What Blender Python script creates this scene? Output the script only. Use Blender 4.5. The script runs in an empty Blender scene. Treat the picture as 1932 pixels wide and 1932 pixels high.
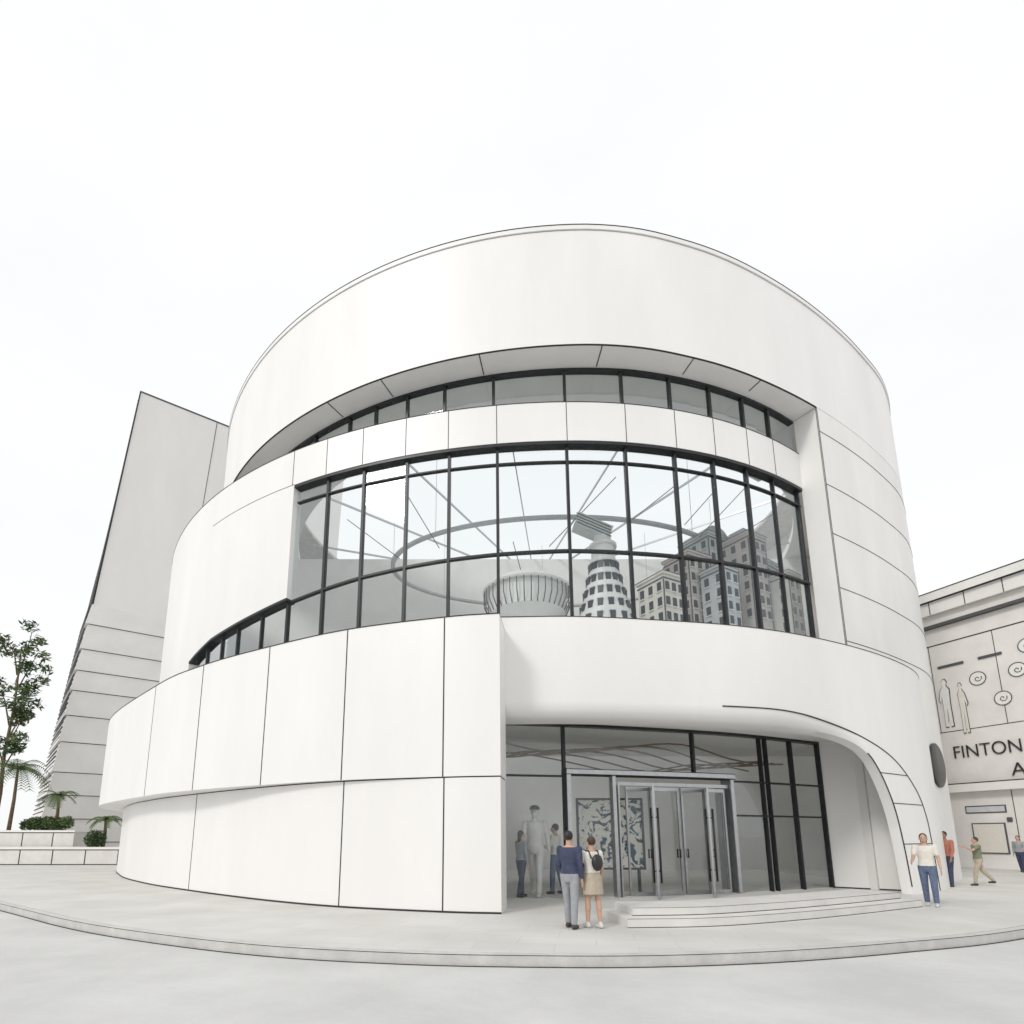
import bpy, bmesh, math, random
from mathutils import Vector, Matrix, noise
random.seed(7)
sc = bpy.context.scene
C = sc.collection
R = math.radians
# ------------------------------------------------------------------ camera model (pixels of a 1932 square)
F, CX, CY, CAMZ = 1056.0, 900.0, 1379.0, 1.6
TH = math.atan(200 / 1056.0)
cs, sn = math.cos(TH), math.sin(TH)
def proj(x, y, z):
    Z = z - CAMZ; d = y * cs + Z * sn; v = Z * cs - y * sn
    return CX + F * x / d, CY - F * v / d
def at_z(px, py, z=0.0):
    Z = z - CAMZ; t = (CY - py) / F
    Y = Z * (cs - t * sn) / (sn + t * cs)
    return (px - CX) / F * (Y * cs + Z * sn), Y
def at_y(px, py, Y):
    t = (CY - py) / F
    Z = Y * (sn + t * cs) / (cs - t * sn)
    return (px - CX) / F * (Y * cs + Z * sn), Z + CAMZ
# ------------------------------------------------------------------ materials
def mat(name, col, rough=0.6, amt=0.12, scale=3.0, metal=0.0, bump=0.0, col2=None, stretch=(1, 1, 1), p0=.35, p1=.68, dist=0):
    m = bpy.data.materials.new(name); m.use_nodes = True
    nt = m.node_tree; b = nt.nodes['Principled BSDF']
    tc = nt.nodes.new('ShaderNodeTexCoord'); mp = nt.nodes.new('ShaderNodeMapping')
    mp.inputs['Scale'].default_value = stretch
    nz = nt.nodes.new('ShaderNodeTexNoise'); nz.inputs['Scale'].default_value = scale
    nz.inputs['Detail'].default_value = 6; nz.inputs['Roughness'].default_value = 0.6; nz.inputs['Distortion'].default_value = dist
    nt.links.new(tc.outputs['Object'], mp.inputs[0]); nt.links.new(mp.outputs[0], nz.inputs['Vector'])
    cr = nt.nodes.new('ShaderNodeValToRGB')
    c2 = col2 or tuple(max(0, c * (1 - amt)) for c in col)
    c1 = col if col2 else tuple(min(1, c * (1 + amt * .6)) for c in col)
    cr.color_ramp.elements[0].position = p0; cr.color_ramp.elements[1].position = p1
    cr.color_ramp.elements[0].color = (*c2, 1); cr.color_ramp.elements[1].color = (*c1, 1)
    nt.links.new(nz.outputs['Fac'], cr.inputs[0]); nt.links.new(cr.outputs[0], b.inputs['Base Color'])
    b.inputs['Roughness'].default_value = rough; b.inputs['Metallic'].default_value = metal
    if bump:
        n2 = nt.nodes.new('ShaderNodeTexNoise'); n2.inputs['Scale'].default_value = scale * 9
        nt.links.new(tc.outputs['Object'], n2.inputs['Vector'])
        bp = nt.nodes.new('ShaderNodeBump'); bp.inputs['Strength'].default_value = bump; bp.inputs['Distance'].default_value = .02
        nt.links.new(n2.outputs['Fac'], bp.inputs['Height']); nt.links.new(bp.outputs[0], b.inputs['Normal'])
    return m
def paving(name, c1, c2, mortar, sx, sy, msize=.012, rough=.8, rot=0):
    m = bpy.data.materials.new(name); m.use_nodes = True
    nt = m.node_tree; b = nt.nodes['Principled BSDF']
    tc = nt.nodes.new('ShaderNodeTexCoord'); mp = nt.nodes.new('ShaderNodeMapping'); mp.inputs['Rotation'].default_value[2] = rot
    br = nt.nodes.new('ShaderNodeTexBrick')
    br.inputs['Color1'].default_value = (*c1, 1); br.inputs['Color2'].default_value = (*c2, 1); br.inputs['Mortar'].default_value = (*mortar, 1)
    br.inputs['Scale'].default_value = 1; br.inputs['Brick Width'].default_value = sx; br.inputs['Row Height'].default_value = sy
    br.inputs['Mortar Size'].default_value = msize; br.inputs['Mortar Smooth'].default_value = .3
    nz = nt.nodes.new('ShaderNodeTexNoise'); nz.inputs['Scale'].default_value = .6; nz.inputs['Detail'].default_value = 9
    mx = nt.nodes.new('ShaderNodeMixRGB'); mx.blend_type = 'MULTIPLY'; mx.inputs[0].default_value = .6
    cr = nt.nodes.new('ShaderNodeValToRGB'); cr.color_ramp.elements[0].position = .3; cr.color_ramp.elements[1].position = .7
    cr.color_ramp.elements[0].color = (.74, .73, .71, 1); cr.color_ramp.elements[1].color = (1, 1, 1, 1)
    nt.links.new(tc.outputs['Object'], mp.inputs[0]); nt.links.new(mp.outputs[0], br.inputs['Vector'])
    nt.links.new(tc.outputs['Object'], nz.inputs['Vector']); nt.links.new(nz.outputs['Fac'], cr.inputs[0])
    nt.links.new(br.outputs['Color'], mx.inputs[1]); nt.links.new(cr.outputs[0], mx.inputs[2])
    nt.links.new(mx.outputs[0], b.inputs['Base Color']); b.inputs['Roughness'].default_value = rough
    bp = nt.nodes.new('ShaderNodeBump'); bp.inputs['Strength'].default_value = .4; bp.inputs['Distance'].default_value = .01
    n2 = nt.nodes.new('ShaderNodeTexNoise'); n2.inputs['Scale'].default_value = 60
    nt.links.new(tc.outputs['Object'], n2.inputs['Vector']); nt.links.new(n2.outputs['Fac'], bp.inputs['Height']); nt.links.new(bp.outputs[0], b.inputs['Normal'])
    return m
def glass(name, tint, extra=.04):
    m = bpy.data.materials.new(name); m.use_nodes = True; nt = m.node_tree
    for n in list(nt.nodes): nt.nodes.remove(n)
    o = nt.nodes.new('ShaderNodeOutputMaterial'); t = nt.nodes.new('ShaderNodeBsdfTransparent'); g = nt.nodes.new('ShaderNodeBsdfGlossy')
    t.inputs[0].default_value = (*tint, 1); g.inputs['Roughness'].default_value = .015; g.inputs[0].default_value = (.9, .95, 1, 1)
    lw = nt.nodes.new('ShaderNodeLayerWeight'); lw.inputs[0].default_value = .5
    pw = nt.nodes.new('ShaderNodeMath'); pw.operation = 'POWER'; pw.inputs[1].default_value = 4.0
    ad = nt.nodes.new('ShaderNodeMath'); ad.operation = 'MULTIPLY_ADD'; ad.inputs[1].default_value = .9; ad.inputs[2].default_value = extra
    mx = nt.nodes.new('ShaderNodeMixShader')
    nt.links.new(lw.outputs['Facing'], pw.inputs[0]); nt.links.new(pw.outputs[0], ad.inputs[0]); nt.links.new(ad.outputs[0], mx.inputs[0])
    nt.links.new(t.outputs[0], mx.inputs[1]); nt.links.new(g.outputs[0], mx.inputs[2]); nt.links.new(mx.outputs[0], o.inputs[0])
    return m
M = dict(
    clad=mat('cladding_white', (.82, .81, .795), .42, .05, .35, stretch=(1, 1, .25)),
    clad2=mat('cladding_warm', (.80, .79, .77), .45, .06, .5, stretch=(1, 1, .25)),
    joint=mat('joint_dark', (.03, .03, .03), .8, .1),
    mull=mat('mullion_metal', (.03, .032, .035), .4, .15, 5, metal=.4),
    steel=mat('brushed_steel', (.45, .46, .47), .3, .1, 8, metal=.9),
    glass=glass('clear_glass', (.96, .975, .975)), glass2=glass('door_glass', (.97, .98, .98), .035),
    inner=mat('interior_plaster', (.84, .83, .81), .8, .04, 1), floor=mat('interior_floor', (.68, .66, .62), .5, .1, 2),
    annex=mat('annex_panel', (.77, .76, .74), .5, .05, .3, stretch=(1, 1, .3)), annex2=mat('annex_louvre', (.75, .74, .72), .5, .05, .6),
    stone=mat('facade_stone', (.76, .74, .71), .7, .07, .8, bump=.15), stone2=mat('facade_trim', (.78, .765, .74), .6, .06, .8),
    kerb=mat('kerb_concrete', (.56, .55, .53), .85, .12, 3, bump=.3), step=mat('step_stone', (.68, .665, .64), .7, .08, 2, bump=.2),
    pave=paving('pavement_slabs', (.66, .65, .625), (.635, .625, .60), (.54, .53, .515), 1.2, .6, .006, rot=.2),
    road=mat('road_surface', (.58, .58, .57), .9, .11, .5, bump=.5),
    leaf=mat('leaf_green', (.06, .11, .03), .55, .4, 2, col2=(.03, .06, .018)), leaf2=mat('leaf_light', (.11, .16, .05), .55, .4, 2, col2=(.06, .1, .03)),
    bark=mat('bark', (.16, .11, .07), .9, .4, 8, bump=.6),
    black=mat('black_paint', (.02, .02, .022), .35, .1), dark=mat('dark_grey', (.08, .08, .085), .6, .1),
    white=mat('white_paint', (.80, .79, .77), .4, .04), terra=mat('model_brick', (.68, .60, .54), .7, .08, 4), sand=mat('model_sand', (.74, .70, .63), .7, .07, 3),
    slate=mat('model_slate', (.56, .58, .60), .6, .1, 3), copper=mat('model_copper', (.60, .65, .63), .5, .1, 3),
    skin=mat('skin_tone', (.52, .33, .24), .55, .06, 9), skin2=mat('skin_tone_dark', (.30, .18, .12), .55, .06, 9),
    navy=mat('navy_cloth', (.05, .06, .11), .85, .2, 12), denim=mat('denim_cloth', (.12, .16, .25), .85, .25, 20), khaki=mat('khaki_cloth', (.45, .39, .30), .85, .12, 12),
    red=mat('rust_cloth', (.42, .16, .11), .85, .15, 12), cream=mat('cream_cloth', (.70, .67, .61), .85, .08, 12), olive=mat('olive_cloth', (.20, .22, .14), .85, .15, 12),
    grey=mat('grey_cloth', (.32, .33, .35), .85, .12, 12), hair=mat('brown_hair', (.06, .035, .02), .6, .3, 30), hair2=mat('black_hair', (.018, .015, .013), .5, .3, 30),
    plaster=mat('statue_plaster', (.70, .68, .65), .5, .1, 6), shoe=mat('shoe_leather', (.05, .04, .035), .5, .2, 8), shoe2=mat('white_shoe', (.6, .6, .58), .5, .1, 8),
    mural=mat('mural_paint', (.80, .77, .70), .6, .1, 2.4, col2=(.05, .10, .14), p0=.44, p1=.48, dist=2.2), ribbon=mat('ceiling_ribbon', (.22, .16, .10), .5, .1, 3),
)
# ------------------------------------------------------------------ mesh helpers
class MB:
    def __init__(s): s.bm = bmesh.new()
    def add(self, vs, fs, mi=0, smooth=False):
        v = [self.bm.verts.new(p) for p in vs]
        for f in fs:
            try:
                q = self.bm.faces.new([v[i] for i in f]); q.material_index = mi; q.smooth = smooth
            except ValueError: pass
    def box(s, c, size, rz=0, mi=0, rx=0, ry=0):
        m = Matrix.Translation(c) @ Matrix.Rotation(rz, 4, 'Z') @ Matrix.Rotation(ry, 4, 'Y') @ Matrix.Rotation(rx, 4, 'X')
        vs = [m @ Vector((a * size[0] / 2, b * size[1] / 2, d * size[2] / 2)) for a in (-1, 1) for b in (-1, 1) for d in (-1, 1)]
        s.add(vs, [(0, 1, 3, 2), (4, 6, 7, 5), (0, 4, 5, 1), (2, 3, 7, 6), (0, 2, 6, 4), (1, 5, 7, 3)], mi)
    def loft(s, cols, mi=0, caps=True, close=False, smooth=False):
        n = len(cols[0]); k = len(cols); vs = [p for c in cols for p in c]; fs = []
        for i in range(k if close else k - 1):
            i2 = (i + 1) % k
            for j in range(n):
                j2 = (j + 1) % n
                fs.append((i * n + j, i * n + j2, i2 * n + j2, i2 * n + j))
        if caps and not close: fs += [tuple(range(n))[::-1], tuple((k - 1) * n + j for j in range(n))]
        s.add(vs, fs, mi, smooth)
    def tube(s, pts, r, mi=0, seg=8, r1=None):
        pts = [Vector(p) for p in pts]; cols = []; k = len(pts)
        for i, p in enumerate(pts):
            d = (pts[min(i + 1, k - 1)] - pts[max(i - 1, 0)]).normalized()
            a = Vector((0, 0, 1)) if abs(d.z) < .9 else Vector((1, 0, 0))
            u = d.cross(a).normalized(); w = d.cross(u)
            rr = r if r1 is None else r + (r1 - r) * i / (k - 1)
            cols.append([p + (u * math.cos(t) + w * math.sin(t)) * rr for t in [2 * math.pi * j / seg for j in range(seg)]])
        s.loft(cols, mi, smooth=True)
    def capsule(s, p0, p1, r0, r1, seg=12, fl=1.0, ax=None):
        p0 = Vector(p0); p1 = Vector(p1); d = (p1 - p0).normalized()
        a = Vector(ax) if ax else (Vector((0, 1, 0)) if abs(d.y) < .9 else Vector((1, 0, 0)))
        u = d.cross(a).normalized(); w = u.cross(d).normalized(); cols = []
        for t in (-85, -60, -30, 0): cols.append((p0 + d * (math.sin(R(t)) * r0), r0 * math.cos(R(t))))
        for t in (0, 30, 60, 85): cols.append((p1 + d * (math.sin(R(t)) * r1), r1 * math.cos(R(t))))
        s.loft([[c + (u * math.cos(2 * math.pi * j / seg) + w * fl * math.sin(2 * math.pi * j / seg)) * r for j in range(seg)] for c, r in cols], smooth=True)
    def lathe(s, c, prof, seg=32, mi=0, rx=1, ry=1, smooth=True):
        s.loft([[Vector((c[0] + r * rx * math.cos(2 * math.pi * j / seg), c[1] + r * ry * math.sin(2 * math.pi * j / seg), c[2] + z)) for j in range(seg)] for r, z in prof], mi, smooth=smooth)
    def ell(s, c, r, seg=14):
        s.lathe(c, [(max(.02, math.cos(R(t))) * 1.0, math.sin(R(t)) * r[2]) for t in range(-88, 89, 16)], seg, rx=r[0], ry=r[1])
    def prism(s, poly, z0, z1, mi=0):
        n = len(poly)
        s.add([(x, y, z0) for x, y in poly] + [(x, y, z1) for x, y in poly],
              [tuple(range(n))[::-1], tuple(range(n, 2 * n))] + [(i, (i + 1) % n, n + (i + 1) % n, n + i) for i in range(n)], mi)
    def build(s, name, mats, parent=None, smooth=None, remesh=None, bevel=0):
        bmesh.ops.recalc_face_normals(s.bm, faces=s.bm.faces)
        me = bpy.data.meshes.new(name); s.bm.to_mesh(me); s.bm.free()
        if not isinstance(mats, (list, tuple)): mats = [mats]
        for m in mats: me.materials.append(m)
        o = bpy.data.objects.new(name, me); C.objects.link(o)
        if remesh:
            md = o.modifiers.new('r', 'REMESH'); md.mode = 'VOXEL'; md.voxel_size = remesh; md.use_smooth_shade = True
            m2 = o.modifiers.new('s', 'SMOOTH'); m2.factor = .5; m2.iterations = 4 if remesh > .008 else 2
            dg = bpy.context.evaluated_depsgraph_get()
            nm = bpy.data.meshes.new_from_object(o.evaluated_get(dg)); o.modifiers.clear(); o.data = nm; nm.name = name
            if not nm.materials: nm.materials.append(mats[0])
        if bevel:
            md = o.modifiers.new('b', 'BEVEL'); md.width = bevel; md.segments = 2; md.limit_method = 'ANGLE'
        if smooth:
            for p in o.data.polygons: p.use_smooth = True
            o.data.set_sharp_from_angle(angle=R(smooth))
        if parent: o.parent = parent
        return o
def tag(o, label, cat, group=None, kind=None):
    if label: o['label'] = label
    if cat: o['category'] = cat
    if group: o['group'] = group
    if kind: o['kind'] = kind
    return o
def thing(name, label, cat, loc=(0, 0, 0), rz=0, group=None):
    o = bpy.data.objects.new(name, None); C.objects.link(o); o.location = loc; o.rotation_euler = (0, 0, rz)
    o.empty_display_size = .3
    return tag(o, label, cat, group)
class Cv:
    def __init__(s, pts, sub=12, spline=True):
        if spline:
            P = [Vector(p) for p in pts]; P = [P[0] * 2 - P[1]] + P + [P[-1] * 2 - P[-2]]; out = []
            for i in range(1, len(P) - 2):
                for k in range(sub):
                    t = k / sub; a, b, c, d = P[i - 1], P[i], P[i + 1], P[i + 2]
                    out.append(.5 * ((2 * b) + (c - a) * t + (2 * a - 5 * b + 4 * c - d) * t * t + (3 * b - a - 3 * c + d) * t ** 3))
            out.append(P[-2])
        else: out = [Vector(p) for p in pts]
        s.p = out; s.L = [0]
        for a, b in zip(out, out[1:]): s.L.append(s.L[-1] + (b - a).length)
        s.len = s.L[-1]
    def at(s, d):
        d = min(max(d, 0), s.len)
        lo, hi = 0, len(s.L) - 1
        while hi - lo > 1:
            m = (lo + hi) // 2
            if s.L[m] <= d: lo = m
            else: hi = m
        return s.p[lo].lerp(s.p[lo + 1], (d - s.L[lo]) / (s.L[lo + 1] - s.L[lo]))
    def tan(s, d):
        e = .15; return (s.at(d + e) - s.at(d - e)).normalized()
    def off(s, d, o):
        t = s.tan(d); p = s.at(d); return Vector((p.x + t.y * o, p.y - t.x * o))
    def ang(s, d): t = s.tan(d); return math.atan2(t.y, t.x)
    def find(s, px, z, o=0):
        best = None; n = 1200
        for i in range(n + 1):
            d = s.len * i / n; p = s.off(d, o)
            if p.y > 32: continue
            e = abs(proj(p.x, p.y, z)[0] - px)
            if best is None or e < best[0] - 1e-6: best = (e, d)
        return best[1]
def strip(mb, cv, s0, s1, z0, z1, oo, oi, mi=0, step=.35):
    n = max(2, int(abs(s1 - s0) / step)) if step < 15 else 1; cols = []
    for i in range(n + 1):
        s = s0 + (s1 - s0) * i / n; a = cv.off(s, oo); b = cv.off(s, oi)
        zb = z0(s) if callable(z0) else z0; zt = z1(s) if callable(z1) else z1
        cols.append([(a.x, a.y, zt), (a.x, a.y, zb), (b.x, b.y, zb), (b.x, b.y, zt)])
    mb.loft(cols, mi)
def post(mb, cv, s, o, w, d, z0, z1, mi=0):
    p = cv.off(s, o); mb.box((p.x, p.y, (z0 + z1) / 2), (w, d, z1 - z0), cv.ang(s), mi)
def arc(cx, cy, r, a0, a1, n=80):
    out = []
    for i in range(n + 1):
        a = a0 + (a1 - a0) * i / n; rr = r(a) if callable(r) else r
        out.append((cx + rr * math.sin(R(a)), cy - rr * math.cos(R(a))))
    return out
def lin(tab, x):
    if x <= tab[0][0]: return tab[0][1]
    for (a, b), (c, d) in zip(tab, tab[1:]):
        if x <= c: return b + (d - b) * (x - a) / (c - a)
    return tab[-1][1]
# ------------------------------------------------------------------ setting: road, pavement
mb = MB(); mb.add([(-2500, -600, -.15), (2500, -600, -.15), (2500, 4000, -.15), (-2500, 4000, -.15)], [(0, 1, 2, 3)])
tag(mb.build('road', M['road']), 'wide pale roadway in front of the kerb', 'road', kind='structure')
kp = [(-70, 46), (-45, 35), (-26, 25)] + [at_z(*q, 0) for q in [(0, 1705), (130, 1736), (280, 1760), (500, 1784), (760, 1798), (1000, 1803), (1220, 1803), (1460, 1795), (1700, 1778), (1932, 1753)]] + [(16, 14), (26, 17.5), (45, 21), (75, 23)]
KC = Cv(kp)
mb = MB(); pts = [tuple(KC.off(KC.len * i / 160, -.19)) for i in range(161)]
mb.prism(pts + [(80, 120), (-80, 120)], -.3, 0)
tag(mb.build('pavement', M['pave']), 'pale slab pavement around the round building', 'pavement', kind='structure')
mb = MB(); strip(mb, KC, 0, KC.len, -.3, .006, 0, -.158); strip(mb, KC, 0, KC.len, -.3, -.004, -.159, -.189, 1)
strip(mb, KC, 0, KC.len, -.3, -.143, .035, .001, 1); strip(mb, KC, 0, KC.len, -.004, .004, .003, -.02, 1)
tag(mb.build('kerb', [M['kerb'], M['joint']], smooth=40), 'curved concrete kerb edging the pavement', 'kerb', kind='structure')
# ------------------------------------------------------------------ museum
mus = thing('museum_building', 'large round white museum with curved glass front and spiralling outer walls', 'museum')
DC = (3.6, 33.2); DR = 18.1
_rt = Cv([(-30, 0), (0, 0), (12, -.18), (24, -.36), (34, -.30), (43, -.02), (52, .46), (62, .78), (80, .92), (105, .92), (140, .6), (180, 0), (210, 0)])
RT = [(p.x, p.y) for p in _rt.p]
def dr(a, base=DR):
    a = a % 360
    return base + (lin(RT, a) if a < 180 else 0)
FW = Cv([(-19.5, 36), (-19, 30), (-16.5, 24.6), (-11, 18.6), (-8.3, 16.3), (-5.65, 14.6), (-3.2, 13.3), (-.7, 12.5), (.52, 12.28)])
FL = Cv([(-18.9, 36), (-18.2, 29.6), (-14.9, 24.1), (-11.8, 20.4), (-9.0, 17.75), (-5.65, 15.0), (-3.2, 13.45), (-.7, 12.53), (.515, 12.3)])
mb = MB(); strip(mb, FW, 0, FW.len, 2.93, 6.7, 0, -1.1)
for px in (295, 385, 510, 657, 838): post(mb, FW, FW.find(px, 6.7), .0, .028, .012, 2.93, 6.69, 1)
mb.build('outer_wall', [M['clad'], M['joint']], mus, smooth=30)
mb = MB(); strip(mb, FW, 0, FW.len, 6.7, 6.725, .01, -1.11); mb.build('wall_coping', M['joint'], mus, smooth=30)
mb = MB(); strip(mb, FL, 0, FL.len, -.05, 2.9, 0, -1.0)
strip(mb, FL, .5, FL.len - .01, 2.9, 2.93, -.05, -.9, 1)
for px in (372, 650, 838): post(mb, FL, FL.find(px, 2.9), .0, .028, .012, 0, 2.9, 1)
strip(mb, FL, 0, FL.len, 0, .04, .012, -.02, 1)
mb.build('lower_wall', [M['clad'], M['joint']], mus, smooth=30)
# entrance band with arched right side
BD = Cv([(.6, 13.36), (2.4, 13.32), (4.2, 13.5), (6.8, 13.95), (9.3, 14.8), (12.2, 16.3), (14.8, 18.2), (16.3, 20.2), (17.4, 23)])
ZB = [(.58, 4.45), (.64, 4.38), (.68, 4.2), (.705, 3.9), (.72, 3.5), (.733, 2.9), (.742, 2.2), (.748, 1.2), (.752, 0)]
_z = Cv([(a * 20, b) for a, b in ZB]); ZB = []
for q in _z.p: ZB.append((q.x / 20 if not ZB else max(ZB[-1][0] + 1e-6, q.x / 20), q.y))
cols = []; past = False; n = 900; edge = []
for i in range(n + 1):
    s = BD.len * i / n; p = BD.at(s); u = p.x / p.y
    zb = 0 if past else lin(ZB, u)
    if zb <= 0.001 and not past: past = True
    k = 0 if past else max(0, min(1, (.70 - u) / .12))
    back = -.28 - .52 * k
    prof = [(0, 7.05), (0, zb + .42), (-.05 * k, zb + .22), (-.16 * k, zb + .09), (-.3 * k - .02 * (1 - k), zb + .02), (back, zb), (back, 7.05)]
    if past: prof = [(0, 7.05), (0, .4), (0, .22), (0, .09), (0, .0), (back, 0), (back, 7.05)]
    if u > .705 and u < .7525 and not past: edge.append((*BD.off(s, .004), zb + .02))
    cols.append([(*BD.off(s, o), z) for o, z in prof])
mb = MB(); mb.loft(cols)
crv = Cv([(a * 20, b) for a, b in [(.45, 4.86), (.56, 4.86), (.63, 4.70), (.70, 4.36), (.75, 3.86), (.78, 3.1), (.793, 2.3), (.797, 1.3), (.799, 0)]])
CR = []
for q in range(160):
    v = crv.at(crv.len * q / 159); CR.append((v.x / 20 if not CR else max(CR[-1][0] + 1e-5, v.x / 20), v.y))
path = []
for i in range(n * 2 + 1):
    s = BD.len * i / (2 * n); p = BD.at(s); u = p.x / p.y
    if .45 <= u <= .799: path.append((*BD.off(s, .002), lin(CR, u)))
    if u > .799: break
mb.tube(path, .018, 1, 6); mb.tube(edge, .016, 1, 6)
strip(mb, BD, 0, BD.len, 7.05, 7.07, .01, -.29, 1)
def su(u):
    for i in range(n + 1):
        s = BD.len * i / n; p = BD.at(s)
        if p.x / p.y >= u: return s
for z, u0, u1 in ((3.4, .722, .77), (2.55, .738, .789), (1.4, .748, .796)):
    a, b = su(u0), su(u1); mb.tube([(*BD.off(a + (b - a) * q / 5, .0), z) for q in range(6)], .014, 1, 6)
mb.build('entrance_band', [M['clad'], M['joint']], mus, smooth=35)
# slab between lobby and hall (front half only; rear left open so roof light reaches the lobby)
fwp = [FW.off(FW.len * i / 50, -1.12) for i in range(51)]; bdp = [BD.off(BD.len * i / 50, -.26) for i in range(1, 50)]
poly = [tuple(p) for p in fwp if p.y < 22.2] + [tuple(p) for p in bdp if p.y < 22.2]
mb = MB(); mb.prism(poly, 4.72, 6.4); mb.build('floor_slab', M['inner'], mus)
# shell (spandrel sweeping out to the left)
SH = Cv(arc(3.2, 37.8, 21.9, -105, 0, 110) + arc(3.2, 32.1, 16.2, 0, 32.5, 40)[1:], spline=False)
s355 = SH.find(352, 7.5); s548 = SH.find(549, 12)
TZ = []
for px, py in ((352, 1268), (372, 1240), (400, 1211), (442, 1184), (487, 1160), (548, 1131), (600, 1110), (668, 1088), (752, 1068), (843, 1052), (938, 1041), (1075, 1034), (1190, 1038), (1365, 1056), (1525, 1093)):
    s = SH.find(px, 9.8); TZ.append((s, at_y(px, py, SH.at(s).y)[1]))
tz = lambda s: lin(TZ, s)
mb = MB()
strip(mb, SH, 0, s355, 4.5, 15.5, 0, -.4); strip(mb, SH, s355, s548, lambda s: tz(s) + .12, 15.5, 0, -.4); strip(mb, SH, s548, SH.len, 14.1, 15.5, 0, -.4)
MX = [552, 615, 683, 765, 845, 937, 1070, 1182, 1277, 1350, 1415, 1465]
MS = [SH.find(px, 14.1) for px in MX]
for s in MS: post(mb, SH, s, 0, .022, .012, 14.1, 15.49, 1)
strip(mb, SH, SH.find(402, 14.1), s548, 14.1, 14.122, .004, -.02, 1)
strip(mb, SH, 0, SH.len, 15.5, 15.525, .01, -.41, 1)
mb.build('shell_wall', [M['clad'], M['joint']], mus, smooth=30)
mb = MB(); strip(mb, SH, SH.find(440, 15), SH.len, 15.3, 15.41, -.42, -1.6); mb.build('gallery_ledge', M['inner'], mus)
# curtain wall
cw = MB(); strip(cw, SH, s548, SH.len, 14.0, 14.1, -.02, -.34)
cw = cw.build('curtain_wall', M['mull'], mus, smooth=30)
SE = [*MS, SH.len - .12]
for i, s in enumerate(SE):
    mb = MB(); post(mb, SH, s, -.2, .09 if i != 11 else .05, .15, 6.4, 14.0); mb.build('mullion', M['mull'], cw)
small = [SH.find(px, 9) for px in (385, 412, 442, 487)]
for s in small:
    mb = MB(); post(mb, SH, s, -.2, .07, .14, 6.3, tz(s) - .02); mb.build('mullion', M['mull'], cw)
mb = MB(); strip(mb, SH, s548 + .07, SH.len, lambda s: tz(s) - .03, lambda s: tz(s) + .04, -.12, -.27); mb.build('transom', M['mull'], cw)
mb = MB(); strip(mb, SH, s355, s548, lambda s: tz(s) + .03, lambda s: tz(s) + .118, .01, -.39); mb.build('transom', M['mull'], cw)
mb = MB(); strip(mb, SH, s548 + .07, SH.len, 13.43, 13.475, -.13, -.27); mb.build('transom', M['mull'], cw)
for a, b in zip(SE, SE[1:]):
    mb = MB(); strip(mb, SH, a + .06, b - .06, 6.4, 14.0, -.19, -.205, step=20); mb.build('pane', M['glass'], cw)
sl = [s355] + small + [s548]
for a, b in zip(sl, sl[1:]):
    mb = MB(); strip(mb, SH, a + .04, b - .04, 6.2, lambda s: tz(s) + .02, -.19, -.205, step=3); mb.build('pane', M['glass'], cw)
# clerestory
KR = lambda a: 17.2 - max(0, (a - 5) / 24) * .3
KV = Cv(arc(*DC, KR, -75, 29.2, 110), spline=False)
cl = MB(); strip(cl, KV, 0, KV.len, 16.81, 16.9, 0, -.2); cl = cl.build('clerestory_window', M['mull'], mus, smooth=30)
ks = [KV.find(px, 16.3) for px in (520, 552, 592, 657, 707, 767, 838, 930, 1065, 1173, 1265, 1341, 1404, 1453)]
for s in ks:
    mb = MB(); post(mb, KV, s, -.1, .09, .14, 15.45, 16.81); mb.build('mullion', M['mull'], cl)
ke = [0] + ks + [KV.len]
for a, b in zip(ke, ke[1:]):
    mb = MB(); strip(mb, KV, a + .05, b - .05, 15.45, 16.81, -.1, -.115, step=4); mb.build('pane', M['glass'], cl)
# drum
def ring(mb, r0, r1, z0, z1, a0=0, a1=360, n=240, mi=0):
    A = arc(*DC, r0, a0, a1, n); B = arc(*DC, r1, a0, a1, n); full = (a1 - a0 >= 360)
    cols = [[(*a, z1), (*a, z0), (*b, z0), (*b, z1)] for a, b in zip(A, B)]
    if full: cols = cols[:-1]
    mb.loft(cols, mi, close=full)
dro = lambda d: (lambda a: dr(a) + d)
mb = MB(); ring(mb, dro(0), 16.85, 16.9, 21.3)
ring(mb, dro(.006), dro(-.04), 16.885, 16.91, -70, 29.3, 100, mi=1)
for px, py in ((615, 757), (716, 713), (904, 669), (1134, 660), (1302, 686), (1429, 723)):
    x, y = at_z(px, py, 16.9); a = math.atan2(x - DC[0], -(y - DC[1])); ro = dr(math.degrees(a)) - .03
    p0 = (DC[0] + ro * math.sin(a), DC[1] - ro * math.cos(a), 16.898); p1 = (DC[0] + 17.25 * math.sin(a), DC[1] - 17.25 * math.cos(a), 16.898)
    mb.tube([p0, p1], .018, 1, 6)
mb.build('drum_wall', [M['clad'], M['joint']], mus, smooth=30)
mb = MB(); ring(mb, dro(-.003), 16.9, -.05, 16.88, 29.3, 258, 200)
for z in (15.9, 13.8, 11.9, 9.9, 8.0): ring(mb, dro(.006), dro(-.05), z, z + .022, 29.4, 120, 90, 1)
ring(mb, dro(.006), dro(-.05), 6.5, 16.88, 29.3, 29.36, 2, 1)
mb.build('side_wall', [M['clad2'], M['joint']], mus, smooth=30)
mb = MB(); ring(mb, dro(.04), 17.3, 21.325, 21.48); ring(mb, dro(-.02), 17.3, 21.3, 21.325, mi=1); ring(mb, dro(.045), 17.32, 21.48, 21.52, mi=1)
mb.build('roof_coping', [M['clad'], M['joint']], mus, smooth=30)
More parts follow.
